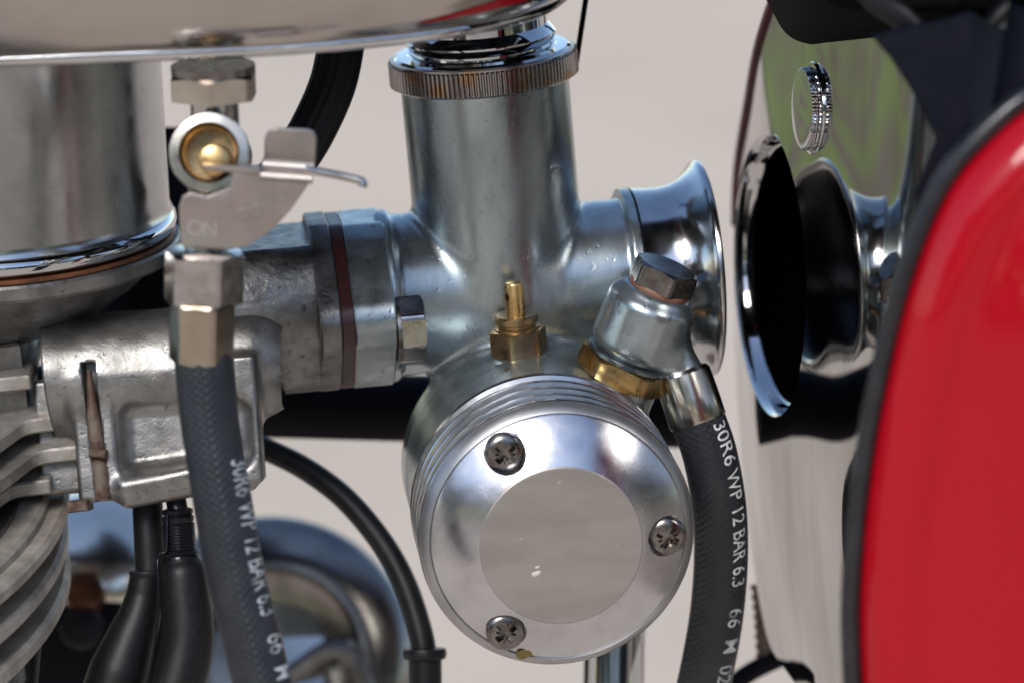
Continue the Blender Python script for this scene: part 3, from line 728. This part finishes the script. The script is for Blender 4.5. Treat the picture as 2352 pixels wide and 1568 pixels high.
part('boot', Tube([P(416, 1285, -94), P(420, 1310, -92), P(424, 1360, -90), P(430, 1440, -88), P(425, 1500, -86), P(405, 1580, -80), P(370, 1700, -70)], lambda t: 54+11*math.sin(min(1, t*1.4)*math.pi/2)-12*math.exp(-(t/.04)**2), 56).geo(), M['boot'], b2, angle=0)
part('mould_seam', Tube([P(384, 1180, -70), P(382, 1260, -62), P(366, 1272, -60), P(362, 1300, -50), P(364, 1400, -44), P(352, 1500, -44), P(335, 1580, -40)], 3, 10).geo(), M['gloss_black'], b2)

# ---------------------------------------------------------------- behind: frame tube, polished cases, chrome tube
fr = thing('frame_tube', 'dark horizontal frame tube seen behind and below the inlet manifold', 'frame tube', P(780, 955, -950))
part('main_tube', Tube([P(-200, 907, -950), P(300, 918, -950), P(700, 930, -950), P(1000, 938, -950), P(1250, 944, -950), P(1620, 952, -950)], 77*K(-950), 40).geo(), M['frame'], fr)
part('dark_backing', Tube([P(330, 300, -980), P(330, 640, -980), P(330, 950, -980)], 170, 48).geo(), M['frame'], fr)  # black backing added so the gap under the housing looks dark
gc = P(620, 1520, -1500); GA = nrm(A(.05, .12, 1))
gb = thing('gearbox_case', 'blurred polished aluminium gearbox case low behind the hoses', 'gearbox', P(620, 1568, -1500))
part('outer_case', lathe([(400, -220), (400, -60), (394, -24), (378, 2), (340, 22), (300, 40), (262, 52), (250, 50), (240, 30), (228, 22), (150, 5), (1, 0)], gc, GA, 128), M['case'], gb)
part('cover_plate', prism(rounded([(-40, 60), (40, 150), (150, 70), (160, -200), (-40, -200)], 30), gc+GA*-30, A(1, 0, 0), nrm(A(0, .8, -.6)), nrm(A(0, .6, .8)), -20, 60, 6), M['pale_case'], gb)
part('case_bolt', hexnut(gc+A(215, 20, 0), GA, 44, 0, 70), M['steel_dark'], gb)
part('case_foot', Tube([gc+A(60, -30, 60), gc+A(180, 40, 60), gc+A(250, -40, 60), gc+A(275, -200, 60)], 28, 20).geo(), M['alu_dark'], gb)
pc = P(230, 1240, -1350)
pcase = thing('primary_case', 'blurred polished case glimpsed between barrel fins and black leads', 'engine case', P(230, 1568, -1350))
part('case_wall', lathe([(1, 60), (120, 50), (190, 10), (230, -60), (240, -200)][::-1], pc, nrm(A(.05, .8, .75)), 96), M['pale_case'], pcase)
part('lower_case', lathe([(1, 60), (160, 50), (230, 10), (250, -100)][::-1], P(230, 1560, -1300), nrm(A(.1, -.4, 1)), 96), M['frame'], pcase)
part('copper_bolt', hexnut(P(196, 1372, -1150), nrm(A(0, .5, 1)), 56, 0, 60), M['copper'], pcase)
part('rubber_plug', lathe([(58, 0), (52, 40), (1, 50)], P(188, 1440, -1120), nrm(A(0, .2, 1)), 40), M['rubber'], pcase)
ct = solo('chrome_tube', Tube([P(1415, 1430, -650), P(1412, 1480, -650), P(1405, 1800, -650)], 76, 48).geo(), M['chrome'], 'blurred upright chrome tube below the round bowl cover', 'tube', P(1405, 1800, -650), angle=0)
rb = solo('rusty_bolt', Tube([P(1752, 1340, -900), P(1760, 1420, -900), P(1766, 1520, -900)], 30, 24).geo(lambda s, a: 4*math.sin(s*.25)), M['rust'], 'blurred rusty brown bolt low behind the printed hose', 'bolt', P(1766, 1520, -900), angle=0)
lk = solo('link_rod', Tube([P(1650, 1600, -880), P(1720, 1545, -880), P(1800, 1505, -880)], 24, 24).geo(), M['frame'], 'short blurred black rod under the rusty bolt', 'rod', P(1720, 1600, -880), angle=0)

# ---------------------------------------------------------------- chrome airbox with round intake
PN = nrm(A(-.983, -.035, .183)); HC = P(1762, 632, -400)
PV = nrm(U-PN*np.dot(U, PN)); PH = np.cross(PV, PN)            # PH runs right and toward the camera
if PH[0] < 0: PH = -PH
air = thing('airbox', 'mirror chromed air filter box with round black intake hole facing the carburettor', 'airbox', HC-PV*900)
ol = rounded([(-70, 760), (-517, 280), (-752, -60), (-611, -370), (-364, -670), (-106, -980), (1040, -980), (1090, -300), (1340, 100), (1420, 1150), (100, 1150)], [60, 220, 220, 160, 160, 60, 40, 100, 100, 40, 40], 8)
RH = 338.
nA, nR = 200, 44
def oval(a): return 1/np.sqrt((np.cos(a)/1.07)**2+np.sin(a)**2)
def ray_poly(t):
    d = A(math.cos(t), math.sin(t)); best = 1e9
    for i in range(len(ol)):
        a, b = ol[i-1], ol[i]; e = b-a; den = d[0]*e[1]-d[1]*e[0]
        if abs(den) < 1e-9: continue
        s = (a[0]*e[1]-a[1]*e[0])/den; u = (a[0]*d[1]-a[1]*d[0])/den
        if s > 0 and -1e-6 <= u <= 1+1e-6: best = min(best, s)
    return best
def bulge(h, w):      # gentle crown of the pressed panel, leaning back at the top
    return 5*math.sin(h*.008+w*.003)*math.sin(w*.006+1) + (-90*((h-250)/900)**2 if h < 250 else (-2.5e-4*(h-900)**2 if h > 900 else 0)) - 22*max(0, (w-60)/600)**2 - 40*max(0, (-w-300)/600)**2
v = []; f = []; outl = []
for i in range(nA):
    t = 2*math.pi*i/nA; R1 = ray_poly(t)
    for j in range(nR):
        r0 = RH*oval(t); r = r0+(R1-r0)*(j/(nR-1))**1.2; h, w = r*math.cos(t), r*math.sin(t)
        v.append(HC+PH*h+PV*w+PN*bulge(h, w))
    outl.append(v[-1])
for i in range(nA):
    k = (i+1) % nA
    for j in range(nR-1): f.append((i*nR+j, i*nR+j+1, k*nR+j+1, k*nR+j))
part('face_panel', (np.array(v), f), M['mirror'], air, angle=0)
lip = [(RH+1, -1), (RH-3, -4), (RH-9, -12), (RH-14, -24), (RH-16, -44), (RH-22, -52), (RH-30, -54)]
part('intake_lip', lathe([(r, h+bulge(0, 0)) for r, h in lip], HC, PN, 128, xr=PH, rfun=lambda r, h, a: r*oval(a), cap=(False, False)), M['chrome'], air, angle=0)
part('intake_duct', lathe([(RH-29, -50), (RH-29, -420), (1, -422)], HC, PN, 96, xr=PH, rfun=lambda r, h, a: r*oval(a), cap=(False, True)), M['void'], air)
outl = np.array(outl)
oc = np.array([q for q in np.roll(outl, nA//4, axis=0) if (q-HC)@PH < 160 and -60 < (q-HC)@PV < 900])
oc = oc[np.argsort(-((oc-HC)@PV))]
part('edge_bead', Tube(oc, 13, 12, raw=True, ref=PN).geo(), M['dark_red'], air, angle=0)
v = np.vstack([outl-PN*4, outl-PN*620]); f = [(i, (i+1) % nA, nA+(i+1) % nA, nA+i) for i in range(nA) if (outl[i]-HC)@PH < 200]
part('box_shell', (v, f), M['dark_red'], air, angle=0)
TN = P(1852, 248, 0); 
# stand the thumb nut on the panel where it is seen
best = None
for dd in np.arange(-600, 700, 4):
    q = P(1866, 250, dd)-HC; h, w = q@PH, q@PV; e = q@PN-bulge(h, w)
    if best is None or abs(e) < best[0]: best = (abs(e), dd)
TN = P(1866, 250, best[1])
def dia(r, h, a):
    return r+(2.0*np.sin(a*36+h*.5)*np.sin(a*36-h*.5) if r > 89 else 0)
kp = [(88, 0), (94, 2)]+[(94, q) for q in np.arange(3, 24, 1.5)]+[(90, 25), (74, 27), (1, 28)]
part('thumb_nut', lathe(kp, TN, PN, 240, rfun=dia), M['chrome'], air, angle=25)
part('nut_seat', lathe([(108, -2), (106, 4), (98, 5), (94, 1)], TN, PN, 64, cap=(False, False)), M['chrome'], air)

# ---------------------------------------------------------------- red side panel, dark-reflection plate, seat base
edge = crom([P(2700, 60, 990), P(2520, 100, 1050), P(2352, 196, 1110), P(2262, 262, 1130), P(2160, 372, 1140), P(2096, 492, 1145), P(2044, 650, 1150), P(2008, 810, 1150), P(1976, 1000, 1150), P(1955, 1200, 1150), P(1947, 1400, 1150), P(1955, 1568, 1150), P(1975, 1800, 1150)], 10)
edge[:, 2] += .28*edge[:, 1]
VN = nrm(A(0, -.28, .96))
te = np.gradient(edge, axis=0); te /= np.linalg.norm(te, axis=1)[:, None]
inn = np.cross(A(0, 0, 1.), te); inn /= np.linalg.norm(inn, axis=1)[:, None]
if inn[60][0] < 0: inn = -inn
red = thing('side_panel', 'glossy red side panel with black rubber edge along the right', 'side panel', P(2250, 1700, 1100))
part('rubber_edging', Tube(edge+inn*20, 21, 28, raw=True).geo(), M['edging'], red, angle=0)
v = []; f = []
prr = [(30, -20), (38, 6), (48, 30), (64, 54), (84, 70), (104, 78), (122, 81), (140, 81), (156, 80), (172, 82), (192, 88), (230, 100), (280, 112), (340, 122), (420, 130), (520, 134), (640, 135)]
for i in range(len(edge)):
    for w, h in prr: v.append(edge[i]+inn[i]*w+A(0, 0, .28*inn[i][1]*w)+VN*h)
m_ = len(prr)
for i in range(len(edge)-1):
    for j in range(m_-1): f.append((i*m_+j, i*m_+j+1, (i+1)*m_+j+1, (i+1)*m_+j))
part('panel_skin', (np.array(v), f), M['red'], red, angle=0)
gp = [(2000, 80), (2180, 40), (2310, 0), (2420, 40), (2480, 500), (2110, 560), (2100, 440), (2150, 318), (2100, 215), (2045, 130)]  # black plate drawn where the chrome airbox mirrors something dark
solo('dark_reflection_plate', prism(scr(gp, 1000), A(0, 0, 1000), A(1, 0, 0), A(0, 1, 0), nrm(A(-.2, -.3, 1)), -12, 12, 5), M['dark_plate'], 'glossy black plate standing in for a dark reflection above the red side panel', 'dark_plate', P(2250, 400, 1000), angle=30)
sb = [(1150, -520), (1180, -260), (1650, -420), (1838, -70), (1880, 10), (1990, 36), (2352, 30), (2700, 10), (2700, -520)]  # left end runs on unseen above the carburettor, shaped to darken its reflections
solo('seat_base', prism(rounded(scr(sb, 900), 40), A(0, 0, 900), A(1, 0, 0), A(0, 1, 0), A(0, 0, 1), -900, 60, 14), M['seat'], 'black seat base across the top right corner', 'seat', P(2200, 30, 900), angle=40)
solo('control_cable', Tube([P(1960, -60, 980), P(2010, 0, 980), P(2070, 40, 970), P(2140, 110, 940)], 26, 24).geo(), M['rubber'], 'short black cable under the seat base at the top right', 'cable', P(2140, 110, 940), angle=0)
